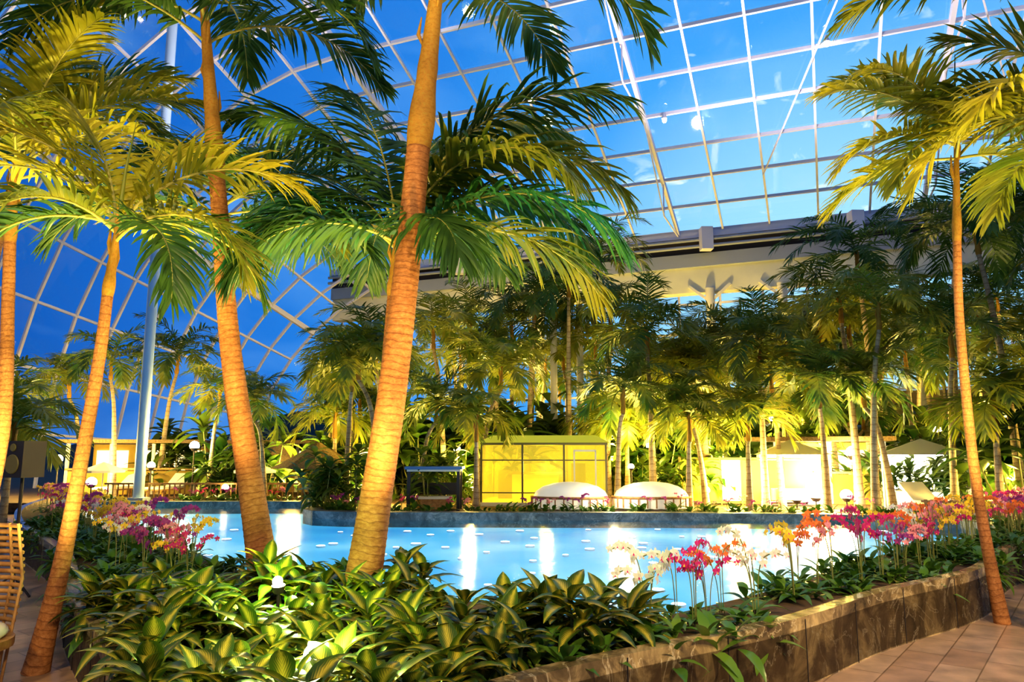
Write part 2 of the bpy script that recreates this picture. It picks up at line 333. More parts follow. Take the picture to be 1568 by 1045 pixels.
heropalm('palm_tree',[(-7.9,10.0,0),(-7.5,10,2.0),(-7.1,10,4.6)],.10,.07,(-6.9,10,6.0),
  [(0,50,2.8,95),(30,70,2.6,60),(180,50,2.4,95,'leaf_warm'),(150,70,2.4,60),(90,60,2.3,60),(330,60,2.4,80,'leaf_warm'),(240,50,2.0,90,'leaf_warm'),(350,15,2.7,80),(290,30,2.0,90)],'leaf_dark',ll=.65,n=44)
heropalm('palm_tree',[(4.93,7.84,0),(4.84,7.84,.8),(4.78,7.84,1.65),(4.77,7.84,3.03),(4.82,7.84,3.96)],.052,.042,(4.92,7.84,5.2),
  [(178,45,1.7,70,'leaf_lit'),(190,20,1.5,75,'leaf_lit'),(165,5,1.5,60,'leaf_lit'),(140,65,1.6,60,'leaf_warm'),(210,60,1.6,80,'leaf_lit'),(0,50,1.6,90,'leaf_warm'),(330,40,1.6,90,'leaf_lit'),(60,60,1.6,70),(250,40,1.4,90,'leaf_lit'),(290,30,1.5,110,'leaf_warm'),(100,70,1.6,60),(320,0,1.4,80,'leaf_warm'),(200,-10,1.3,60,'leaf_warm')],'leaf_dark',ll=.56,lw=.04,n=44,flare=1.5)
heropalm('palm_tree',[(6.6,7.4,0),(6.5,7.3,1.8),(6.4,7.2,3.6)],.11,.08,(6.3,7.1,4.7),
  [(178,35,2.8,105,'leaf_lit'),(200,50,2.6,105,'leaf_lit'),(165,60,2.5,80,'leaf_warm'),(190,10,2.3,75,'leaf_warm'),(150,75,2.5,60),(220,60,2.2,90,'leaf_lit'),(90,60,2.3,70),(0,50,2,90),(270,50,2,90)],'leaf_warm',ll=.7)
heropalm('palm_tree',[(5.6,6.2,0),(5.6,6.1,2.5),(5.5,6.0,5)],.10,.07,(5.3,5.9,6.0),
  [(180,30,2.6,80,'leaf_warm'),(200,30,2.4,80,'leaf_lit'),(150,40,2.5,80,'leaf_warm'),(120,55,2.4,80),(60,55,2.4,80),(230,40,2,90),(0,50,2,90)],'leaf_dark',ll=.66)

BG=[]
def bgpalm(h,leaf,seed,fl=2.1,nf=14,trm='trunk_pale'):
    r=random.Random(seed); b=B(); lx=r.uniform(-.6,.6); ly=r.uniform(-.3,.3)
    trunk(b,[(0,0,0),(lx*.15,ly*.1,h*.3),(lx*.5,ly*.5,h*.65),(lx,ly,h-.7)],.07+.006*h,.05,trm,.16,9,.055)
    cr=Vector((lx*1.08,ly*1.05,h)); shaft(b,(lx,ly,h-.7),cr,.06,.035,'shaft',8)
    for i in range(nf):
        az=i*137.5+r.uniform(-15,15); el=78-78*(i/nf)+r.uniform(-8,8)
        frond(b,cr-Z*.05*(i%4),az,el,fl*r.uniform(.85,1.1),r.uniform(80,125),26,.66,.055,leaf,False,r,14,.4,.02)
    return b.mesh('palm_variant')
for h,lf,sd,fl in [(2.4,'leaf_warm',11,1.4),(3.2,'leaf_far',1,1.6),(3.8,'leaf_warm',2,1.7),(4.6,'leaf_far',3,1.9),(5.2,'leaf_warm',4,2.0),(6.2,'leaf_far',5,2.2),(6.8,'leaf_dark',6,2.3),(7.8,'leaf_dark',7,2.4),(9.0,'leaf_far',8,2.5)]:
    BG.append((h,bgpalm(h,lf,sd,fl)))
def put(X,Y,h,z=.3):
    best=sorted(BG,key=lambda t:abs(t[0]-h)+R.uniform(0,.5))[0]
    s=h/best[0]; s=min(1.25,max(.8,s))
    obj('palm_tree',best[1],(X,Y,z-.02),R.uniform(0,6.28),s)
for X,Y,z in [(8.3,17.4,4.9),(7.1,20,3.6),(7.7,18.6,3.2),(8.9,17.8,3.2),(5.4,21,4.0),(7.2,24,4.6),(3.7,19.9,4.8),(0,24,5.6),(-.9,20.4,3.8),(2.9,27.5,9.0),(-4.2,19.3,3.6),(-3.3,19.1,4.0),(-3.6,21,4.6),
   (-7.1,21.8,3.0),(-12.6,24,4.4),(-12.1,26,4.9),(-9.2,23,3.4),(-13.6,19.5,2.8),(-13,17,2.4),(-15,22,3.4),(-6,24,3.8),(-2,22.5,5.2),(11,16.4,6.6),(10.8,18.4,7.2),(12.6,17.5,7.6),(11.6,14.6,4.2),(12.6,15.5,5.4),(9.9,20.4,7.0),(5.0,19.6,3.0),
   (11.2,15.7,3.0),(12,16.5,4.0),(13.5,16.5,6.4),(14,18.5,8),(10,17.2,4.2),(-2.4,19.5,2.8),(-.9,19.2,2.4),(4.4,18.9,2.4),(5.8,18.6,2.4),(-5.2,22.2,2.6),(6.4,19.2,4.4),(8.8,19.3,5.6),(10.2,15.9,2.6),(-16,20,3),(-14.5,25.5,4),
   (.5,22.9,6.2),(1.72,22.75,6.8),(2.9,23,5.8),(-.4,22.8,4.4),(2.75,19.9,3.1)]:
    put(X,Y,z)
put(-9.6,14.4,2.3,0); put(-11.2,16.2,2.5,0)
for i in range(74):
    Y=R.uniform(21.5,31); X=R.uniform(-.22,.72)*Y
    top=3.9+R.uniform(-1.6,1.8)+(1.8 if X/Y>.5 else 0)+(.7 if abs(X/Y)<.1 else 0)
    if -.2<X/Y<-.08: top-=.6
    if Y+.42*X>34.5: continue
    if math.hypot(X-.95,Y-21.2)<2.3: continue
    if .03<X/Y<.11 and Y<25: continue
    put(X,Y,top)

# ---------------------------------------------------------------- shrubs
def bigleaf(b,o,az,el,L,w,droop,mat,seg=5):
    az=rad(az);el=rad(el);dr=rad(droop);p=Vector(o);vs=[];uv=[]
    prof=[.12,.55,.95,1,.78,.42,.03]
    S=Vector((-math.sin(az),math.cos(az),0)); n=len(prof)
    for i in range(n):
        f=i/(n-1); e=el-dr*f; t=Vector((math.cos(az)*math.cos(e),math.sin(az)*math.cos(e),math.sin(e)))
        if i: p=p+t*(L/(n-1))
        U=S.cross(t); U=U if U.z>0 else -U
        h=S*(w*.5*prof[i]); up=U*(w*.14*prof[i])
        vs+=[p-h+up,p,p+h+up]; uv+=[(0,f),(.5,f),(1,f)]
    fs=[]
    for i in range(n-1):
        for j in range(2): fs.append((i*3+j,i*3+j+1,(i+1)*3+j+1,(i+1)*3+j))
    b.add(vs,fs,mat,uv,True)
def shrub(seed,mat,nros,spread,h0,h1,L,w,nl=13):
    r=random.Random(seed); b=B()
    for k in range(nros):
        a=r.uniform(0,6.28); d=spread*math.sqrt(r.random()); h=r.uniform(h0,h1)*(1-.35*d/max(.01,spread)); top=Vector((math.cos(a)*d,math.sin(a)*d,h))
        b.tube([(top.x*.4,top.y*.4,0),(top.x*.8,top.y*.8,h*.55),top],[.013,.011,.008],'stem',5)
        for i in range(nl):
            f=i/nl; bigleaf(b,top-Z*.12*f,i*137.5+r.uniform(-20,20),72-80*f+r.uniform(-10,10),L*r.uniform(.75,1.1)*(.7+.3*f),w*r.uniform(.85,1.1),r.uniform(35,85),mat)
    return b.mesh('shrub_variant')
CR=[shrub(20+i,'croton',4,.26,.12,.36,.42,.115,12) for i in range(4)]
CT=[shrub(30+i,'croton',3,.15,.35,.52,.44,.12,12) for i in range(2)]
BU=[shrub(40+i,'leaf_bush',9,.6,.5,1.5,.6,.17,11) for i in range(3)]
LOW=[shrub(60+i,'orch_leaf',4,.2,.03,.10,.28,.07,8) for i in range(2)]
OUT=[(-12.6,20.5),(-11,17),(-8.6,13.3),(-5.8,9.8),(-3.95,6.9),(-2.75,5.2),(-2.1,4.15),(-1.6,3.45),(-.8,3.4),(-.15,4.05),(.5,4.62),(1.96,5.63),(3.3,6.85),(4.9,8.1),(6.4,9.9),(8.0,11.2),(9.6,12.9),(10.2,15)]
NEAR=[(-11.3,19),(-9.5,16.6),(-7,13.5),(-5,11.2),(-3.7,9.5),(-3,8.6),(-1.7,8.1),(-.5,7.0),(.6,6.0),(2.0,6.95),(3.75,8.75),(5.3,10.4),(7.4,12.2),(8.8,13.8)]
FAR=[(8.9,15.2),(7.7,16.4),(4,17),(0,17.1),(-4.6,17.6),(-5.3,20.7),(-8.5,20.9),(-11.5,20.9)]
outc=catmull([(x,y,0) for x,y in OUT],6)
nearc=catmull([(x,y,0) for x,y in NEAR],6)
farc=catmull([(x,y,0) for x,y in FAR],5)
def inpoly(x,y,poly):
    c=False;n=len(poly)
    for i in range(n):
        a,b_=poly[i],poly[(i+1)%n]
        if (a.y>y)!=(b_.y>y) and x<(b_.x-a.x)*(y-a.y)/(b_.y-a.y)+a.x: c=not c
    return c
def dist(x,y,line):
    p=Vector((x,y,0)); return min((p-q).length for q in line)
planter=outc+list(reversed(nearc))
bed=empty('croton_shrub_bed'); k=0;tries=0; pts=[]
while k<44 and tries<6000:
    tries+=1; x=R.uniform(-3.1,.75); y=R.uniform(3.6,6.9)
    if not inpoly(x,y,planter) or dist(x,y,outc)<.18 or dist(x,y,nearc)<.5: continue
    if math.hypot(x+1.3,y-6.6)<.38 or math.hypot(x+2.4,y-7.5)<.35 or math.hypot(x+1.05,y-4.35)<.3: continue
    if x>.1 and y>5.5: continue
    if any(math.hypot(x-a,y-c)<.39 for a,c in pts): continue
    pts.append((x,y)); s=R.uniform(.85,1.1)
    tall=(-2.3<x<-1.2 and 5.2<y<6.4)
    obj('croton',R.choice(CT if tall and R.random()<.7 else CR),(x,y,.40),R.uniform(0,6.28),s,bed); k+=1
def orchid(seed,mat,ns=2,h=.55):
    r=random.Random(seed); b=B()
    for i in range(6): bigleaf(b,(0,0,.02),i*137.5,50-r.uniform(0,35),r.uniform(.18,.3),.07,60,'orch_leaf')
    for s in range(ns):
        a=r.uniform(0,6.28); ln=r.uniform(.03,.10); hh=h*r.uniform(.8,1.15); d=Vector((math.cos(a),math.sin(a),0))
        P=catmull([Vector((0,0,0))+d*.02,d*ln*.4+Z*hh*.5,d*ln+Z*hh*.88,d*(ln+.09)+Z*hh,d*(ln+.17)+Z*hh*.96],6)
        b.tube(P,[.0045]*len(P),'stem',4,False)
        nb=r.randint(5,7)
        for q in range(nb):
            f=.46+.54*q/(nb-1); p=P[int(f*(len(P)-1))]; sz=.043*(1-.3*(q/nb))
            fa=a+(1.2 if q%2 else -1.2)+r.uniform(-.4,.4); n=Vector((math.cos(fa),math.sin(fa),r.uniform(-.1,.3))).normalized()
            c=p+n*.03; x=n.cross(Z).normalized(); y=x.cross(n)
            for pt in range(5):
                an=pt*2*math.pi/5+math.pi/2; dd=x*math.cos(an)+y*math.sin(an); sd=n.cross(dd); w=.28 if pt in (0,2,3) else .44
                b.add([c,c+dd*sz*.5-sd*sz*w+n*.004,c+dd*sz*.95-sd*sz*w*.5,c+dd*sz*1.05,c+dd*sz*.95+sd*sz*w*.5,c+dd*sz*.5+sd*sz*w+n*.004],[(0,1,2,3,4,5)],mat)
            b.add([c+n*.012,c-y*sz*.5+n*.02-x*sz*.2,c-y*sz*.5+n*.02+x*sz*.2],[(0,1,2)],'o_mag' if mat!='o_mag' else 'o_yellow')
    return b.mesh('orchid_variant')
ORC={c:[orchid(100+i*7+j,'o_'+c,2+j) for j in range(3)] for i,c in enumerate(['mag','white','orange','yellow','pink','purple'])}
ob=empty('orchid_bed')
def walk(line,step,off):
    res=[];acc=0
    for i in range(1,len(line)):
        a,b_=line[i-1],line[i]; L=(b_-a).length; t=(b_-a).normalized(); nrm=Vector((-t.y,t.x,0))
        acc+=L
        if acc>=step: acc=0; res.append((b_+nrm*off,t))
    return res
fine=catmull([(x,y,0) for x,y in OUT],40)
seq=['white','white','mag','mag','orange','white',None,None,'yellow','orange','pink','orange',None,'mag','mag','purple',None,'pink','orange','white','mag','pink','yellow','white','yellow','orange','pink','mag','yellow','yellow','pink','white','mag','orange','pink','purple','mag']
right=[p for p,t in walk(fine,.235,.58) if p.x>.75 and p.x<9.5]
for i,p in enumerate(right):
    c=seq[i] if i<len(seq) else R.choice(['pink','purple','mag'])
    if c is None: continue
    obj('orchid',R.choice(ORC[c]),(p.x+R.uniform(-.07,.07),p.y+R.uniform(-.12,.15),.41),R.uniform(0,6.28),R.uniform(.85,1.2),ob)
right=[p for p,t in walk(fine,.5,.95) if p.x>3.6 and p.x<9.5]
for i,p in enumerate(right):
    obj('orchid',R.choice(ORC[seq[(i*5+3)%len(seq)] or 'yellow']),(p.x,p.y+R.uniform(-.1,.1),.41),R.uniform(0,6.28),R.uniform(.8,1.15),ob)
seqL=['purple','mag','yellow','pink','yellow','purple','white','yellow','pink']
left=[p for p,t in walk(fine,.3,.6) if p.x<-3.4 and p.y>7.3]
for i,p in enumerate(left):
    for j in range(2):
        q=p+Vector((R.uniform(-.2,.5),R.uniform(-.2,.5),0))
        if not inpoly(q.x,q.y,planter): continue
        obj('orchid',R.choice(ORC[seqL[(i+j*4)%len(seqL)]]),(q.x,q.y,.41),R.uniform(0,6.28),R.uniform(.75,1.1),ob)
gc=empty('ground_cover_bed'); k=0;tries=0
while k<190 and tries<9000:
    tries+=1; x=R.uniform(-9,9); y=R.uniform(4.2,15)
    if not inpoly(x,y,planter) or dist(x,y,outc)<.16 or dist(x,y,nearc)<.16: continue
    if x<.3 and x>-3.0 and y<6.6: continue
    obj('cover',R.choice(LOW),(x,y,.40),R.uniform(0,6.28),R.uniform(.8,1.3),gc); k+=1

jb=empty('tropical_shrubbery')
for i in range(230):
    Y=R.uniform(18.6,31); X=R.uniform(-.5,.85)*Y
    if Y+.42*X>35: continue
    if X<-5.2 and Y<21.6: continue
    if -1.5<X<4.2 and Y<22.8: continue
    if 5.0<X<8.8 and Y<21: continue
    if X<-6 and R.random()<.6: continue
    s=R.uniform(.7,1.2)*(1 if Y<23 else R.uniform(1.2,2.3)); obj('shrub',R.choice(BU),(X,Y,.28),R.uniform(0,6.28),s,jb)
for i in range(26):
    X=R.uniform(10.6,14); Y=R.uniform(16,22); s=R.uniform(1,2.2); obj('shrub',R.choice(BU),(X,Y,.28),R.uniform(0,6.28),s,jb)
fb=empty('far_edge_planting')
for p,t in walk(catmull([(x,y,0) for x,y in FAR],40),.3,-.75):
    if p.x<-9.8 and p.x>-11.2: continue
    obj('low_plant',R.choice(LOW),(p.x,p.y,.29),R.uniform(0,6.28),R.uniform(1.0,1.7),fb)
    if R.random()<.6: obj('edge_orchid',R.choice(ORC[R.choice(['purple','mag','purple','pink'])]),(p.x+R.uniform(-.1,.1),p.y+.1,.29),R.uniform(0,6.28),R.uniform(.5,.75),fb)

# ---------------------------------------------------------------- ground, pool
def poly(name,pts,z,mat,thick=0):
    bm=bmesh.new(); vs=[bm.verts.new((p[0],p[1],z)) for p in pts]; f=bm.faces.new(vs); f.normal_update()
    if f.normal.z<0: f.normal_flip()
    if thick:
        e=bmesh.ops.extrude_face_region(bm,geom=[f]); bmesh.ops.translate(bm,vec=(0,0,-thick),verts=[g for g in e['geom'] if isinstance(g,bmesh.types.BMVert)])
        bmesh.ops.recalc_face_normals(bm,faces=bm.faces)
    bmesh.ops.triangulate(bm,faces=bm.faces)
    me=bpy.data.meshes.new(name); bm.to_mesh(me); bm.free(); me.materials.append(M[mat]); return obj(name,me)
poly('floor',[(-60,-12),(60,-12),(60,70),(-60,70)],0,'tiles')
poly('planter_soil',planter,.40,'soil',.39)
pool=nearc+farc
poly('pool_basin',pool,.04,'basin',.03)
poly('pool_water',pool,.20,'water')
def wallstrip(b,line,th,z0,z1,mat,side=1):
    n=len(line); off=[]
    for i in range(n):
        t=(line[min(i+1,n-1)]-line[max(i-1,0)]).normalized(); off.append(line[i]+Vector((-t.y,t.x,0))*th*side)
    vs=[]
    for i in range(n):
        a,c=line[i],off[i]; vs+=[(a.x,a.y,z0),(a.x,a.y,z1),(c.x,c.y,z1),(c.x,c.y,z0)]
    fs=[]
    for i in range(n-1):
        for j in range(4): fs.append((i*4+j,i*4+(j+1)%4,(i+1)*4+(j+1)%4,(i+1)*4+j))
    fs+=[(0,1,2,3),(4*n-4,4*n-1,4*n-2,4*n-3)]
    b.add(vs,fs,mat)
b=B(); wallstrip(b,outc,.12,0,.49,'marble',1)
for p,t in walk(outc,.8,0): 
    b.box((p.x,p.y,.235),(.008,.01,.47),'dark',math.atan2(t.y,t.x))
obj('marble_planter_wall',b.mesh('marble_planter_wall'))
b=B(); wallstrip(b,nearc,.14,.0,.32,'slate',-1); obj('pool_edge_kerb',b.mesh('pool_edge_kerb'))
b=B(); wallstrip(b,[Vector((8.8,13.8,0)),Vector((9.0,14.5,0))]+farc,.4,0,.37,'slate',-1)
obj('pool_coping',b.mesh('pool_coping'))
offf=[]
for i in range(len(farc)):
    t=(farc[min(i+1,len(farc)-1)]-farc[max(i-1,0)]).normalized(); offf.append(farc[i]+Vector((t.y,-t.x,0))*.38)
poly('garden_ground',[(p.x,p.y) for p in offf]+[(-13,21.4),(-50,21.4),(-50,62),(50,62),(50,12),(11,13.4),(10.3,15.1)],.3,'soil',.28)
b=B()
for i in range(-10,11):
    for j in range(11):
        x=i*1.0+R.uniform(-.45,.45); y=6.7+j*.95+R.uniform(-.4,.4)
        if R.random()<.2: continue
        if inpoly(x,y,pool) and dist(x,y,pool)>.3:
            n=14; rr=R.uniform(.045,.09); c=[(x+rr*math.cos(k*6.283/n),y+rr*math.sin(k*6.283/n),.075) for k in range(n)]
            b.add(c,[tuple(range(n))],'lamp_pool'); b.tube([(x,y,.035),(x,y,.07)],[rr*1.1]*2,'steel',n,False)
obj('underwater_pool_lights',b.mesh('underwater_pool_lights'))

# ---------------------------------------------------------------- roof
AZ=rad(22); ax=Vector((math.cos(AZ),-math.sin(AZ),0)); bx=Vector((math.sin(AZ),math.cos(AZ),0))
A0=-15.; RR_=14.; B0=33.; H0=11.5; SL=.364
def RP(st,bb,dz=0):
    h=H0+(B0-bb)*SL
    if st[0]=='f': p=ax*st[1]+bx*bb; z=h
    else: ph=st[1]; p=ax*(A0-RR_*math.sin(ph))+bx*bb; z=h*math.cos(ph)
    return Vector((p.x,p.y,max(.0,z+dz)))
PA=1.95
stat=[('c',rad(90)*k/10) for k in range(10,0,-1)]+[('f',A0+PA*k) for k in range(0,20)]
blev=[B0-1.72*k for k in range(0,24)]
ce=empty('ceiling')
b=B(); vs=[];W=len(stat)
for bb in blev:
    for st in stat: vs.append(RP(st,bb,.05))
fs=[(i*W+j,i*W+j+1,(i+1)*W+j+1,(i+1)*W+j) for i in range(len(blev)-1) for j in range(W-1)]
b.add(vs,fs,'glass'); obj('glass_panes',b.mesh('glass_panes'),parent=ce)
b=B()
for k,st in enumerate(stat):
    big=(k%5==0)
    b.bar(RP(st,blev[0],-.05),RP(st,blev[-1],-.05),.14 if big else .08,.26 if big else .1,'steel')
    if big and st[0]=='f':
        for q in range(0,len(blev)-4,4):
            p0=RP(st,blev[q],-.2);p1=RP(st,blev[q+4],-.2); md=RP(st,blev[q+2],-1.5); b.bar(p0,md,.05,.05,'steel'); b.bar(md,p1,.05,.05,'steel'); b.bar(md,RP(st,blev[q+2],0),.05,.05,'steel')
for bb in blev:
    for k in range(W-1): b.bar(RP(stat[k],bb),RP(stat[k+1],bb),.10,.12,'steel')
for (s0,q0,s1,q1) in [(22,0,19,10),(22,0,25,10),(17,2,20,11),(26,2,24,11)]:
    b.bar(RP(stat[s0],blev[q0],-.3),RP(stat[s1],blev[q1],-.3),.05,.05,'steel')
obj('roof_mullions',b.mesh('roof_mullions'),parent=ce)
b=B()
for (a_,bb) in [(9.5,24),(14,26),(5,20),(18,22),(1,24),(12,15),(16,17),(-7,14),(-11,20),(20,27),(-4.5,26),(7,28),(-9,10),(3,12),(9.5,20),(12,22),(14,22),(16,25),(12,27),(7,23),(14,18.5),(5,25),(3,17),(-13,26),(-9,24),(9.5,26.5),(12,25),(14,24),(9.5,17),(7,18),(16,21),(10.7,23),(13,20.5)]:
    p=RP(('f',a_),bb,-.35); b.ball(p,.08,'lamp_roof',8); b.tube([p+Z*.07,p+Z*.3],[.10,.05],'steel',8)
obj('ceiling_spotlight',b.mesh('ceiling_spotlight'))
def AB(a,bb,z): p=ax*a+bx*bb; return Vector((p.x,p.y,z))
b=B()
b.bar(AB(-24,33.1,11.35),AB(22,33.1,11.35),.3,.35,'steel')
b.bar(AB(-24,33.5,10.85),AB(22,33.5,10.85),.5,.7,'dark')
for z in (10.75,11.05): b.tube([AB(-24,32.9,z),AB(22,32.9,z)],[.08,.08],'fascia_grey',8)
b.bar(AB(-24,33.6,10.2),AB(22,33.6,10.2),.9,.6,'fascia_grey')
b.bar(AB(-24,33.7,9.35),AB(22,33.7,9.35),.7,1.15,'fascia')
for a in range(-22,22,6):
    b.bar(AB(a,32.7,10.5),AB(a,32.7,11.5),.5,.5,'steel')
obj('roof_edge_beam',b.mesh('roof_edge_beam'))
for a in (-20,-12,-4,-1.0,4,12,20):
    b=B(); b.tube([(0,0,0),(0,0,8.6)],[.2,.2],'white_col',14); b.box((0,0,.15),(.6,.6,.3),'white_col'); b.bar((0,0,8.0),(-.9,0,8.75),.12,.12,'white_col'); b.bar((0,0,8.0),(.9,0,8.75),.12,.12,'white_col')
    p=AB(a,33.3,.3); obj('structural_column',b.mesh('structural_column'),p,-AZ)
for X,Y in [(1.35,24.0),(2.2,24.0)]:
    b=B(); b.tube([(0,0,0),(0,0,6.2)],[.12,.11],'white_col',14); b.box((0,0,.1),(.4,.4,.2),'white_col'); obj('structural_column',b.mesh('structural_column'),(X,Y,.3))
b=B(); b.tube([(0,0,0),(0,0,15.2)],[.15,.15],'steel_blue',16); b.box((0,0,.06),(.5,.5,.12),'steel_blue')
obj('steel_column',b.mesh('steel_column'),(-10.75,21.9,.3))
b=B(); b.bar(AB(-8,37,2.3),AB(22,37,2.3),.3,4.2,'wall_warm'); obj('wall_back',b.mesh('wall_back'))
b=B()
for a in range(-26,24,2): b.bar(AB(a,37.2,.3),AB(a,37.2,12),.1,.1,'steel')
for z in (4.5,6,7.5,9,10.5): b.bar(AB(-26,37.2,z),AB(22,37.2,z),.1,.1,'steel')
vs=[AB(-26,37.3,.3),AB(22,37.3,.3),AB(22,37.3,12),AB(-26,37.3,12)]; b.add(vs,[(0,1,2,3)],'glass'); obj('window_back',b.mesh('window_back'))
b=B(); b.bar(AB(22.3,-6,4),AB(22.3,37,4),.3,7.9,'wall_warm'); obj('wall_right',b.mesh('wall_right'))
b=B(); n=60; vs=[]
for i in range(n):
    th=rad(60+i*120/n); r0=85
    for q,(rr,hh) in enumerate([(r0,0),(r0+12,3.5+2.2*math.sin(i*.35)+1.2*math.sin(i*.9)),(r0+40,0)]): vs.append((rr*math.cos(th),rr*math.sin(th),hh))
b.add(vs,[(i*3+j,(i+1)*3+j,(i+1)*3+j+1,i*3+j+1) for i in range(n-1) for j in range(2)],'hill',None,True); obj('hill',b.mesh('hill'))

# ---------------------------------------------------------------- built objects
b=B(); w,d,h=3.3,2.4,1.6
for x in (-w/2,-w/6,w/6,w/2):
    for y in (-d/2,d/2): b.box((x,y,h/2),(.05,.05,h),'frame')
b.box((0,0,h+.03),(w+.1,d+.1,.06),'frame'); b.box((0,0,.05),(w+.1,d+.1,.1),'fascia')
z0=h+.06;z1=h+.26
vs=[(-w/2-.1,-d/2-.1,z0),(w/2+.1,-d/2-.1,z0),(w/2+.1,d/2+.1,z0),(-w/2-.1,d/2+.1,z0),(-w/2+.25,-d/2+.3,z1),(w/2-.25,-d/2+.3,z1),(w/2-.25,d/2-.3,z1),(-w/2+.25,d/2-.3,z1)]
b.add(vs,[(0,1,5,4),(1,2,6,5),(2,3,7,6),(3,0,4,7),(4,5,6,7)],'green_glow')
for x in (-w/3,0,w/3):
    b.box((x,-d/2,h/2+.05),(w/3-.06,.02,h-.1),'kglass'); b.box((x,d/2,h/2+.05),(w/3-.06,.02,h-.1),'kglass')
for sx in (-1,1): b.box((sx*w/2,0,h/2+.05),(.02,d-.06,h-.1),'kglass')
for zz in (.35,1.2): b.box((0,-d/2,zz),(w,.04,.03),'frame')
b.box((-.3,.2,.45),(1.3,.5,.7),'fascia'); b.box((-.3,.2,.83),(1.5,.7,.06),'rattan'); b.box((.9,.5,.6),(.4,.4,1.0),'dark'); b.box((-1.2,.6,.5),(.4,.3,.8),'frame')
b.box((w/3-.28,-d/2-.02,.75),(.04,.04,1.4),'fascia'); b.box((w/3+.28,-d/2-.02,.75),(.04,.04,1.4),'fascia'); b.box((w/3,-d/2-.02,1.45),(.6,.04,.05),'fascia')
obj('glass_kiosk',b.mesh('glass_kiosk'),(.95,21.2,.3),rad(-6))
def pod(loc,s):
    b=B(); n=24
    prof=[(1,.0),(1.0,.22),(.97,.26),(.97,.30),(.9,.42),(.72,.54),(.45,.62),(.2,.65),(0,.66)]
    vs=[];fs=[]
    for r_,z in prof:
        for j in range(n): vs.append((r_*.95*math.cos(j*6.2832/n),r_*.7*math.sin(j*6.2832/n),z*.95))
    for i in range(len(prof)-1):
        for j in range(n): fs.append((i*n+j,i*n+(j+1)%n,(i+1)*n+(j+1)%n,(i+1)*n+j))
    b.add(vs,fs,'shell',None,True)
    for j in range(28):
        a=j*6.2832/28; b.bar((.97*math.cos(a),.72*math.sin(a),.02),(.97*math.cos(a),.72*math.sin(a),.24),.03,.03,'rattan')
    b.tube([(.97*math.cos(a*6.2832/24),.72*math.sin(a*6.2832/24),.26) for a in range(25)],[.03]*25,'rattan',6)
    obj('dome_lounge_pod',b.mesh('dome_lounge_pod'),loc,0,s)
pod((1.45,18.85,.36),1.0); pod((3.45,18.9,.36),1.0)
b=B()
for x in (-.6,.6):
    for y in (-.4,.4): b.box((x,y,.5),(.08,.08,1.0),'dark')
b.box((0,0,1.03),(1.4,1.0,.07),'blue_panel'); b.box((0,0,.97),(1.3,.9,.05),'white_col'); b.box((0,.1,.3),(.8,.5,.06),'cushion'); b.box((0,.4,.5),(1.1,.03,.3),'dark'); b.box((0,.1,.15),(.7,.4,.3),'rattan')
obj('bar_shelter',b.mesh('bar_shelter'),(-1.9,18.8,.3))
b=B()
for i,mt in enumerate(['yel','lime','white_col','lime','ora','yel']):
    b.box((i*.55,0,.65),(.5,.05,1.1),mt); b.box((i*.55-.275,0,.65),(.04,.07,1.3),'frame')
b.box((1.375,0,1.24),(3.35,.08,.05),'frame'); b.box((1.375,0,.06),(3.35,.08,.05),'frame')
obj('coloured_screen',b.mesh('coloured_screen'),(4.9,20.9,.3),rad(-10))
def thatched(loc,s):
    b=B(); b.tube([(0,0,0),(0,0,1.6)],[.05,.04],'trunk_pale',8); n=28
    for k in range(4):
        z1=1.72-.16*k; r1=.1+.3*k; vs=[];fs=[]
        for j in range(n):
            a=j*6.2832/n; vs.append((r1*.75*math.cos(a),r1*.75*math.sin(a),z1+.06)); rr=(r1+.36)*(1+R.uniform(-.04,.04)); vs.append((rr*math.cos(a),rr*math.sin(a),z1-.24+R.uniform(-.03,.03)))
        for j in range(n): fs.append((2*j,2*j+1,(2*j+3)%(2*n),(2*j+2)%(2*n)))
        b.add(vs,fs,'thatch')
    obj('thatched_umbrella',b.mesh('thatched_umbrella'),loc,0,s)
thatched((-5.6,21.8,.3),.95); thatched((-7.9,25.5,.3),1.0)
def bar_house(loc,rz,w,h=1.7):
    b=B(); d=2.6
    b.box((0,0,h+.08),(w+.6,d+.6,.12),'thatch'); b.box((0,d/2,h/2),(w,.1,h),'wall_warm')
    k=int(w/1.1)
    for i in range(k+1): b.box((-w/2+i*w/k,-d/2,h/2),(.1,.1,h),'white_col')
    for i in range(k): 
        b.box((-w/2+(i+.5)*w/k,d/2-.08,h*.62),(w/k*.8,.04,h*.5),'lit_win')
        b.box((-w/2+(i+.5)*w/k,-d/2,.4),(w/k-.12,.06,.8),'wall_warm')
    b.box((0,-d/2,.85),(w,.4,.06),'rattan'); obj('pool_bar',b.mesh('pool_bar'),loc,rz)
bar_house((-13.2,27,.3),rad(12),4); bar_house((-8.6,28.5,.3),rad(8),4)
bar_house((8.7,22.6,.3),rad(-22),4.2)
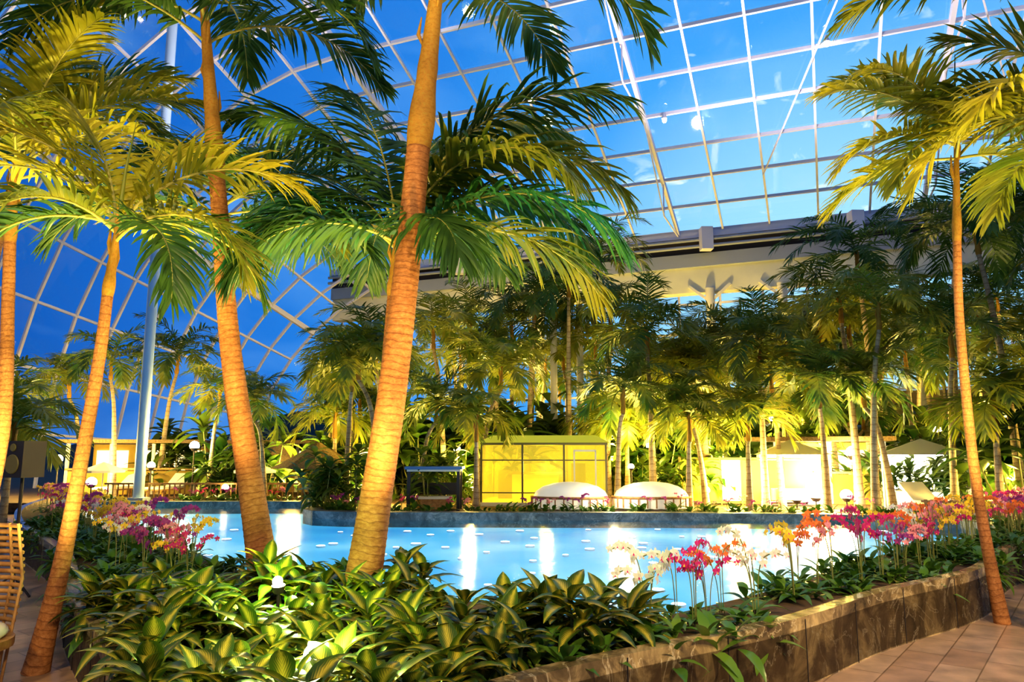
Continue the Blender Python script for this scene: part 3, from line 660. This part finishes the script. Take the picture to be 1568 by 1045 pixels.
def tent(loc,rz,w=2.2):
    b=B(); h=1.35
    for x in (-w/2,w/2):
        for y in (-w/2,w/2): b.tube([(x,y,0),(x,y,h)],[.04,.04],'white_col',8)
    vs=[(-w/2-.1,-w/2-.1,h),(w/2+.1,-w/2-.1,h),(w/2+.1,w/2+.1,h),(-w/2-.1,w/2+.1,h),(0,0,h+.4)]
    b.add(vs,[(0,1,4),(1,2,4),(2,3,4),(3,0,4)],'cushion')
    b.box((0,w/2,h/2),(w,.04,h),'glare_panel'); b.box((0,.1,.3),(w*.7,w*.5,.3),'cushion')
    for sx in (-1,1):
        P=[(sx*(w/2-.02+.03*math.sin(i*2.3)),-w/2+.05*i,0) for i in range(9)]
        vs=[]
        for q in P: vs+=[(q[0],q[1],.02),(q[0],q[1],h)]
        b.add(vs,[(2*i,2*i+2,2*i+3,2*i+1) for i in range(8)],'cushion')
    obj('canvas_cabana',b.mesh('canvas_cabana'),loc,rz)
tent((7.5,20.3,.3),rad(-15),1.6); tent((10.3,19.0,.3),rad(-25),1.8); tent((13.2,17.6,.3),rad(-35),1.8); tent((11.6,22.4,.3),rad(-25),2.0)
def parasol(loc,s):
    b=B(); b.tube([(0,0,0),(0,0,1.5)],[.025,.025],'white_col',8); n=8; vs=[(0,0,1.6)]
    for j in range(n): vs.append((.9*math.cos(j*6.2832/n),.9*math.sin(j*6.2832/n),1.25))
    for j in range(n): vs.append((.9*math.cos(j*6.2832/n),.9*math.sin(j*6.2832/n),1.15))
    fs=[(0,1+j,1+(j+1)%n) for j in range(n)]+[(1+j,9+j,9+(j+1)%n,1+(j+1)%n) for j in range(n)]
    b.add(vs,fs,'cushion'); b.tube([(0,0,0),(0,0,.06)],[.25,.22],'dark',12); obj('parasol',b.mesh('parasol'),loc,0,s)
parasol((-12.3,22.8,.3),.7); parasol((-7.6,22.4,.3),.7)
def lounger(loc,rz):
    b=B(); b.box((0,0,.28),(.6,1.2,.07),'cushion'); b.bar((0,.6,.28),(0,1.15,.68),.6,.07,'cushion')
    for x in (-.26,.26):
        for y in (-.5,.5): b.box((x,y,.13),(.05,.05,.26),'rattan')
    b.box((0,0,.22),(.64,1.25,.05),'rattan'); obj('sun_lounger',b.mesh('sun_lounger'),loc,rz)
for i in range(4): lounger((-12.9+i*1.6,24.6+.1*i,.3),R.uniform(-.3,.3))
for i in range(3): lounger((9.6+i*.9,17.0-.3*i,.3),R.uniform(-.5,.5))
b=B()
for i in range(22): b.box((i*.12,0,.2),(.07,.03,.4),'rattan')
b.box((1.26,0,.36),(2.7,.05,.04),'rattan'); b.box((1.26,0,.1),(2.7,.05,.04),'rattan'); obj('slatted_fence',b.mesh('slatted_fence'),(8.9,16.4,.3),rad(-28))
b=B()
for i in range(40): b.box((i*.15,0,.25),(.03,.03,.5),'rattan')
b.box((2.9,0,.5),(6,.05,.05),'rattan'); b.box((2.9,0,.08),(6,.04,.04),'rattan'); obj('terrace_railing',b.mesh('terrace_railing'),(-11.8,22.2,.3),0)
b=B()
for k in range(17):
    z=.34+k*.05; rr=.36+.05*math.sin(k/16*3.14)
    P=[Vector((rr*math.cos(rad(a)),rr*math.sin(rad(a)),z)) for a in range(60,301,12)]
    b.tube(P,[.017]*len(P),'rattan',6)
for a in range(60,301,20):
    b.tube([(.33*math.cos(rad(a)),.33*math.sin(rad(a)),0),(.41*math.cos(rad(a)),.41*math.sin(rad(a)),.75),(.35*math.cos(rad(a)),.35*math.sin(rad(a)),1.16)],[.012]*3,'rattan',6)
b.tube([(0,0,.30),(0,0,.36)],[.38,.38],'rattan',24); b.ball((0,0,.40),.34,'cushion',20,.28)
for a in (45,135,225,315): b.tube([(.28*math.cos(rad(a)),.28*math.sin(rad(a)),0),(.3*math.cos(rad(a)),.3*math.sin(rad(a)),.32)],[.02,.02],'rattan',8)
b.ball((-.12,0,.62),.2,'cushion',16,.9)
obj('rattan_armchair',b.mesh('rattan_armchair'),(-4.02,5.62,0),rad(-10))
b=B(); b.box((0,0,1.62),(.34,.3,.44),'dark'); b.tube([(0,0,0),(0,0,1.42)],[.02,.02],'dark',8); b.tube([(0,-.155,1.56),(0,-.165,1.56)],[.12,.11],'frame',16); b.tube([(0,-.155,1.76),(0,-.165,1.76)],[.05,.045],'frame',12)
for a in (0,120,240): b.bar((0,0,.25),(.3*math.cos(rad(a)),.3*math.sin(rad(a)),.01),.02,.02,'dark')
obj('loudspeaker',b.mesh('loudspeaker'),(-6.0,9.3,0),rad(-20))
b=B(); b.tube([(0,0,0),(0,0,.04),(0,0,.68),(0,0,.7)],[.15,.16,.16,.14],'dark',20,smooth=False); b.tube([(0,0,.70),(0,0,.75)],[.17,.12],'steel',20); obj('litter_bin',b.mesh('litter_bin'),(5.18,7.5,0))

# ---------------------------------------------------------------- lamps
def point(x,y,z,e,col=(1,.68,.28),r=.15,name='garden_light'):
    l=bpy.data.lights.new(name,'POINT'); l.energy=e; l.color=col; l.shadow_soft_size=r
    o=bpy.data.objects.new(name,l); bpy.context.collection.objects.link(o); o.location=(x,y,z); return o
def spot(x,y,z,tx,ty,tz,e,col=(1,.66,.28),ang=70,r=.15,name='spotlight_beam'):
    l=bpy.data.lights.new(name,'SPOT'); l.energy=e; l.color=col; l.spot_size=rad(ang); l.spot_blend=.6; l.shadow_soft_size=r
    o=bpy.data.objects.new(name,l); bpy.context.collection.objects.link(o); o.location=(x,y,z)
    o.rotation_euler=(Vector((tx,ty,tz))-Vector((x,y,z))).to_track_quat('-Z','Y').to_euler(); return o
def flood(x,y,z,s=1,mat='lamp_w'):
    b=B(); b.ball((0,0,z),.11*s,mat,12); b.tube([(0,0,0),(0,0,z-.1*s)],[.025,.02],'dark',8); b.tube([(0,0,z-.12*s),(0,0,z-.05*s)],[.05*s,.1*s],'dark',12); b.tube([(0,0,0),(0,0,.03)],[.12,.1],'dark',12)
    obj('garden_lamp',b.mesh('garden_lamp'),(x,y,.3))
for x,y,z,s,m_ in [(7.7,19.3,.35,1.5,'lamp_w'),(7.1,19.0,.3,1.3,'lamp_w'),(8.3,18.9,.35,1.3,'lamp_w'),(9.8,18.2,.35,1.2,'lamp_w'),(10.9,17.6,.4,1.3,'lamp_w'),(11.8,17.5,.5,1.2,'lamp_w'),(9.3,20.6,1.4,1.6,'lamp_w'),(12.0,15.8,.6,1.2,'lamp_w'),
    (-9.6,22.8,1.6,1.3,'lamp_w'),(-12.9,23.3,.5,1.4,'lamp_w'),(-8.3,22,.4,.9,'lamp_y'),(-3,24,1.4,1,'lamp_y'),(-6.4,23.2,1.0,1.2,'lamp_y'),(5.2,20.4,.4,1.0,'lamp_y'),(-14.4,24,1.2,1.2,'lamp_y'),(-11.2,23.5,1.0,1.1,'lamp_y'),
    (4.2,23,1.6,1,'lamp_y'),(6.6,22.4,1.8,1,'lamp_y'),(-1.6,22,1.5,.9,'lamp_y'),(3.4,21.6,1.0,.8,'lamp_y'),(11.6,20.5,2.0,1,'lamp_y'),(7.9,22.8,2.4,.9,'lamp_w')]:
    flood(x,y,z,s,m_)
YL=(1,.68,.15)
for x,y,z,e in [(8,19.4,1.2,1500),(11,16.8,1.2,1100),(12.6,18.7,1.8,1200),(9.5,23,1.8,1300),(5.5,22.5,1.5,1100),(5.8,19.4,1.0,700),(3.2,24.0,1.6,1100),(.2,23.5,2.0,700),(-1.2,21.5,1.2,550),(-3.8,20.6,1.2,500),(-3,25,2,800),(-6.7,23,1.3,600),(-9.9,22.4,2.2,450),(-13.5,23.2,1.6,500),(-17,23.5,1.6,300),
   (4.5,27,3,1100),(9,27,3,1200),(-.5,28,3,900),(14,22,3,1100),(12,15,1.2,600),(-5,28,3,500),(7.5,31,4,1200),(0,32,5,800),(3,21,2.4,350)]:
    point(x,y,z,e,YL,.3)
point(.95,21.0,1.35,110,(1,.85,.25),.15,'kiosk_light')
point(2.4,17.9,.9,40,(1,.85,.55),.1)
def gspot(x,y,z,s=1):
    b=B(); b.ball((0,0,.0),.05*s,'lamp_w',14); b.tube([(0,.03,-.08),(0,.02,-.03)],[.05*s,.07*s],'dark',14); b.tube([(0,.03,-(z-.40)),(0,.03,-.07)],[.012,.012],'dark',8)
    obj('garden_spotlight',b.mesh('garden_spotlight'),(x,y,z))
gspot(-1.06,4.22,.62,1.25); gspot(-1.62,5.35,.82,.7)
point(-1.06,4.10,.76,30,(.92,1,.4),.06); point(-1.62,5.5,1.0,52,(.6,1,.16),.06)
spot(-1.0,5.2,.8,-.9,6.7,4.5,560,(1,.62,.20),95)
spot(-2.2,6.0,.8,-2.95,7.5,4.0,360,(1,.62,.20),80)
spot(-3.3,4.8,.3,-3.4,6.3,3.6,620,(1,.78,.22),80)
spot(-4.6,6.8,.3,-5.2,8.2,5,1100,(1,.80,.25),90)
spot(4.2,6.5,.3,4.9,7.8,5,750,(1,.78,.22),80)
spot(5.6,5.9,.3,5.9,7.0,5.4,1100,(1,.76,.20),95)
spot(0.2,6.8,.6,-.4,8.0,4.6,420,(1,.74,.22),100)
spot(3,-3,7.0,1.2,7,1.2,1900,(1,.72,.36),75,.4,'warm_fill_spot')  # added warm fill for the foreground, unseen and without fixtures
spot(-5,-2,7.0,-2,7,3.2,1400,(1,.70,.28),70,.4,'warm_fill_spot')
spot(6,1,6.0,4,8,.5,1400,(1,.72,.38),70,.4,'warm_fill_spot')
# added fill spots that brighten the roof frame, no fixtures modelled
spot(6,22,8.5,8,20,15,2600,(1,.85,.82),130,.3,'roof_fill_spot')
spot(12,14,8.5,12,12,16,2200,(1,.85,.82),130,.3,'roof_fill_spot')
spot(-6,20,8.5,-8,18,15,1600,(1,.85,.85),130,.3,'roof_fill_spot')

# ---------------------------------------------------------------- world
w=bpy.data.worlds.new('dusk_sky'); scn.world=w; w.use_nodes=True; nt=w.node_tree; nt.nodes.clear(); L=nt.links
out=nt.nodes.new('ShaderNodeOutputWorld'); bg=N(nt,'ShaderNodeBackground',Strength=1.0)
tc=N(nt,'ShaderNodeTexCoord'); dp=N(nt,'ShaderNodeVectorMath',_operation='DOT_PRODUCT'); L.new(tc.outputs['Generated'],dp.inputs[0]); v=Vector((.4,.9,.15)).normalized(); dp.inputs[1].default_value=v
r=ramp(nt,[(0,(.02,.07,.20)),(.4,(.008,.06,.26)),(.65,(.012,.13,.46)),(.83,(.025,.20,.58)),(.93,(.06,.31,.70)),(1.0,(.36,.64,.86))]); L.new(dp.outputs['Value'],r.inputs[0])
mp=N(nt,'ShaderNodeMapping'); mp.inputs['Scale'].default_value=(1,1,1.8); L.new(tc.outputs['Generated'],mp.inputs[0])
nz=N(nt,'ShaderNodeTexNoise',Scale=4,Detail=4,Roughness=.5,Distortion=.4); L.new(mp.outputs[0],nz.inputs['Vector'])
r2=ramp(nt,[(.45,(0,0,0)),(.80,(.35,.35,.35))]); L.new(nz.outputs[0],r2.inputs[0])
n3=N(nt,'ShaderNodeTexNoise',Scale=20,Detail=4,Distortion=.8); L.new(mp.outputs[0],n3.inputs['Vector'])
r4=ramp(nt,[(.63,(0,0,0)),(.72,(.7,.7,.7))]); L.new(n3.outputs[0],r4.inputs[0])
r5=ramp(nt,[(.88,(0,0,0)),(.96,(1,1,1))]); L.new(dp.outputs['Value'],r5.inputs[0])
mu=N(nt,'ShaderNodeMixRGB',_blend_type='MULTIPLY',Fac=1); L.new(r4.outputs[0],mu.inputs[1]); L.new(r5.outputs[0],mu.inputs[2])
mx=N(nt,'ShaderNodeMixRGB'); L.new(r2.outputs[0],mx.inputs[0]); L.new(r.outputs[0],mx.inputs[1]); mx.inputs[2].default_value=(.34,.60,.86,1)
m3=N(nt,'ShaderNodeMixRGB'); L.new(mu.outputs[0],m3.inputs[0]); L.new(mx.outputs[0],m3.inputs[1]); m3.inputs[2].default_value=(.75,.85,.92,1)
L.new(m3.outputs[0],bg.inputs[0]); L.new(bg.outputs[0],out.inputs[0])

# ---------------------------------------------------------------- camera
c=bpy.data.cameras.new('camera'); c.lens=26.25; c.sensor_width=36; c.clip_end=500
co=bpy.data.objects.new('camera',c); bpy.context.collection.objects.link(co); co.location=(0,0,1.7); co.rotation_euler=(rad(98.5),0,0); scn.camera=co
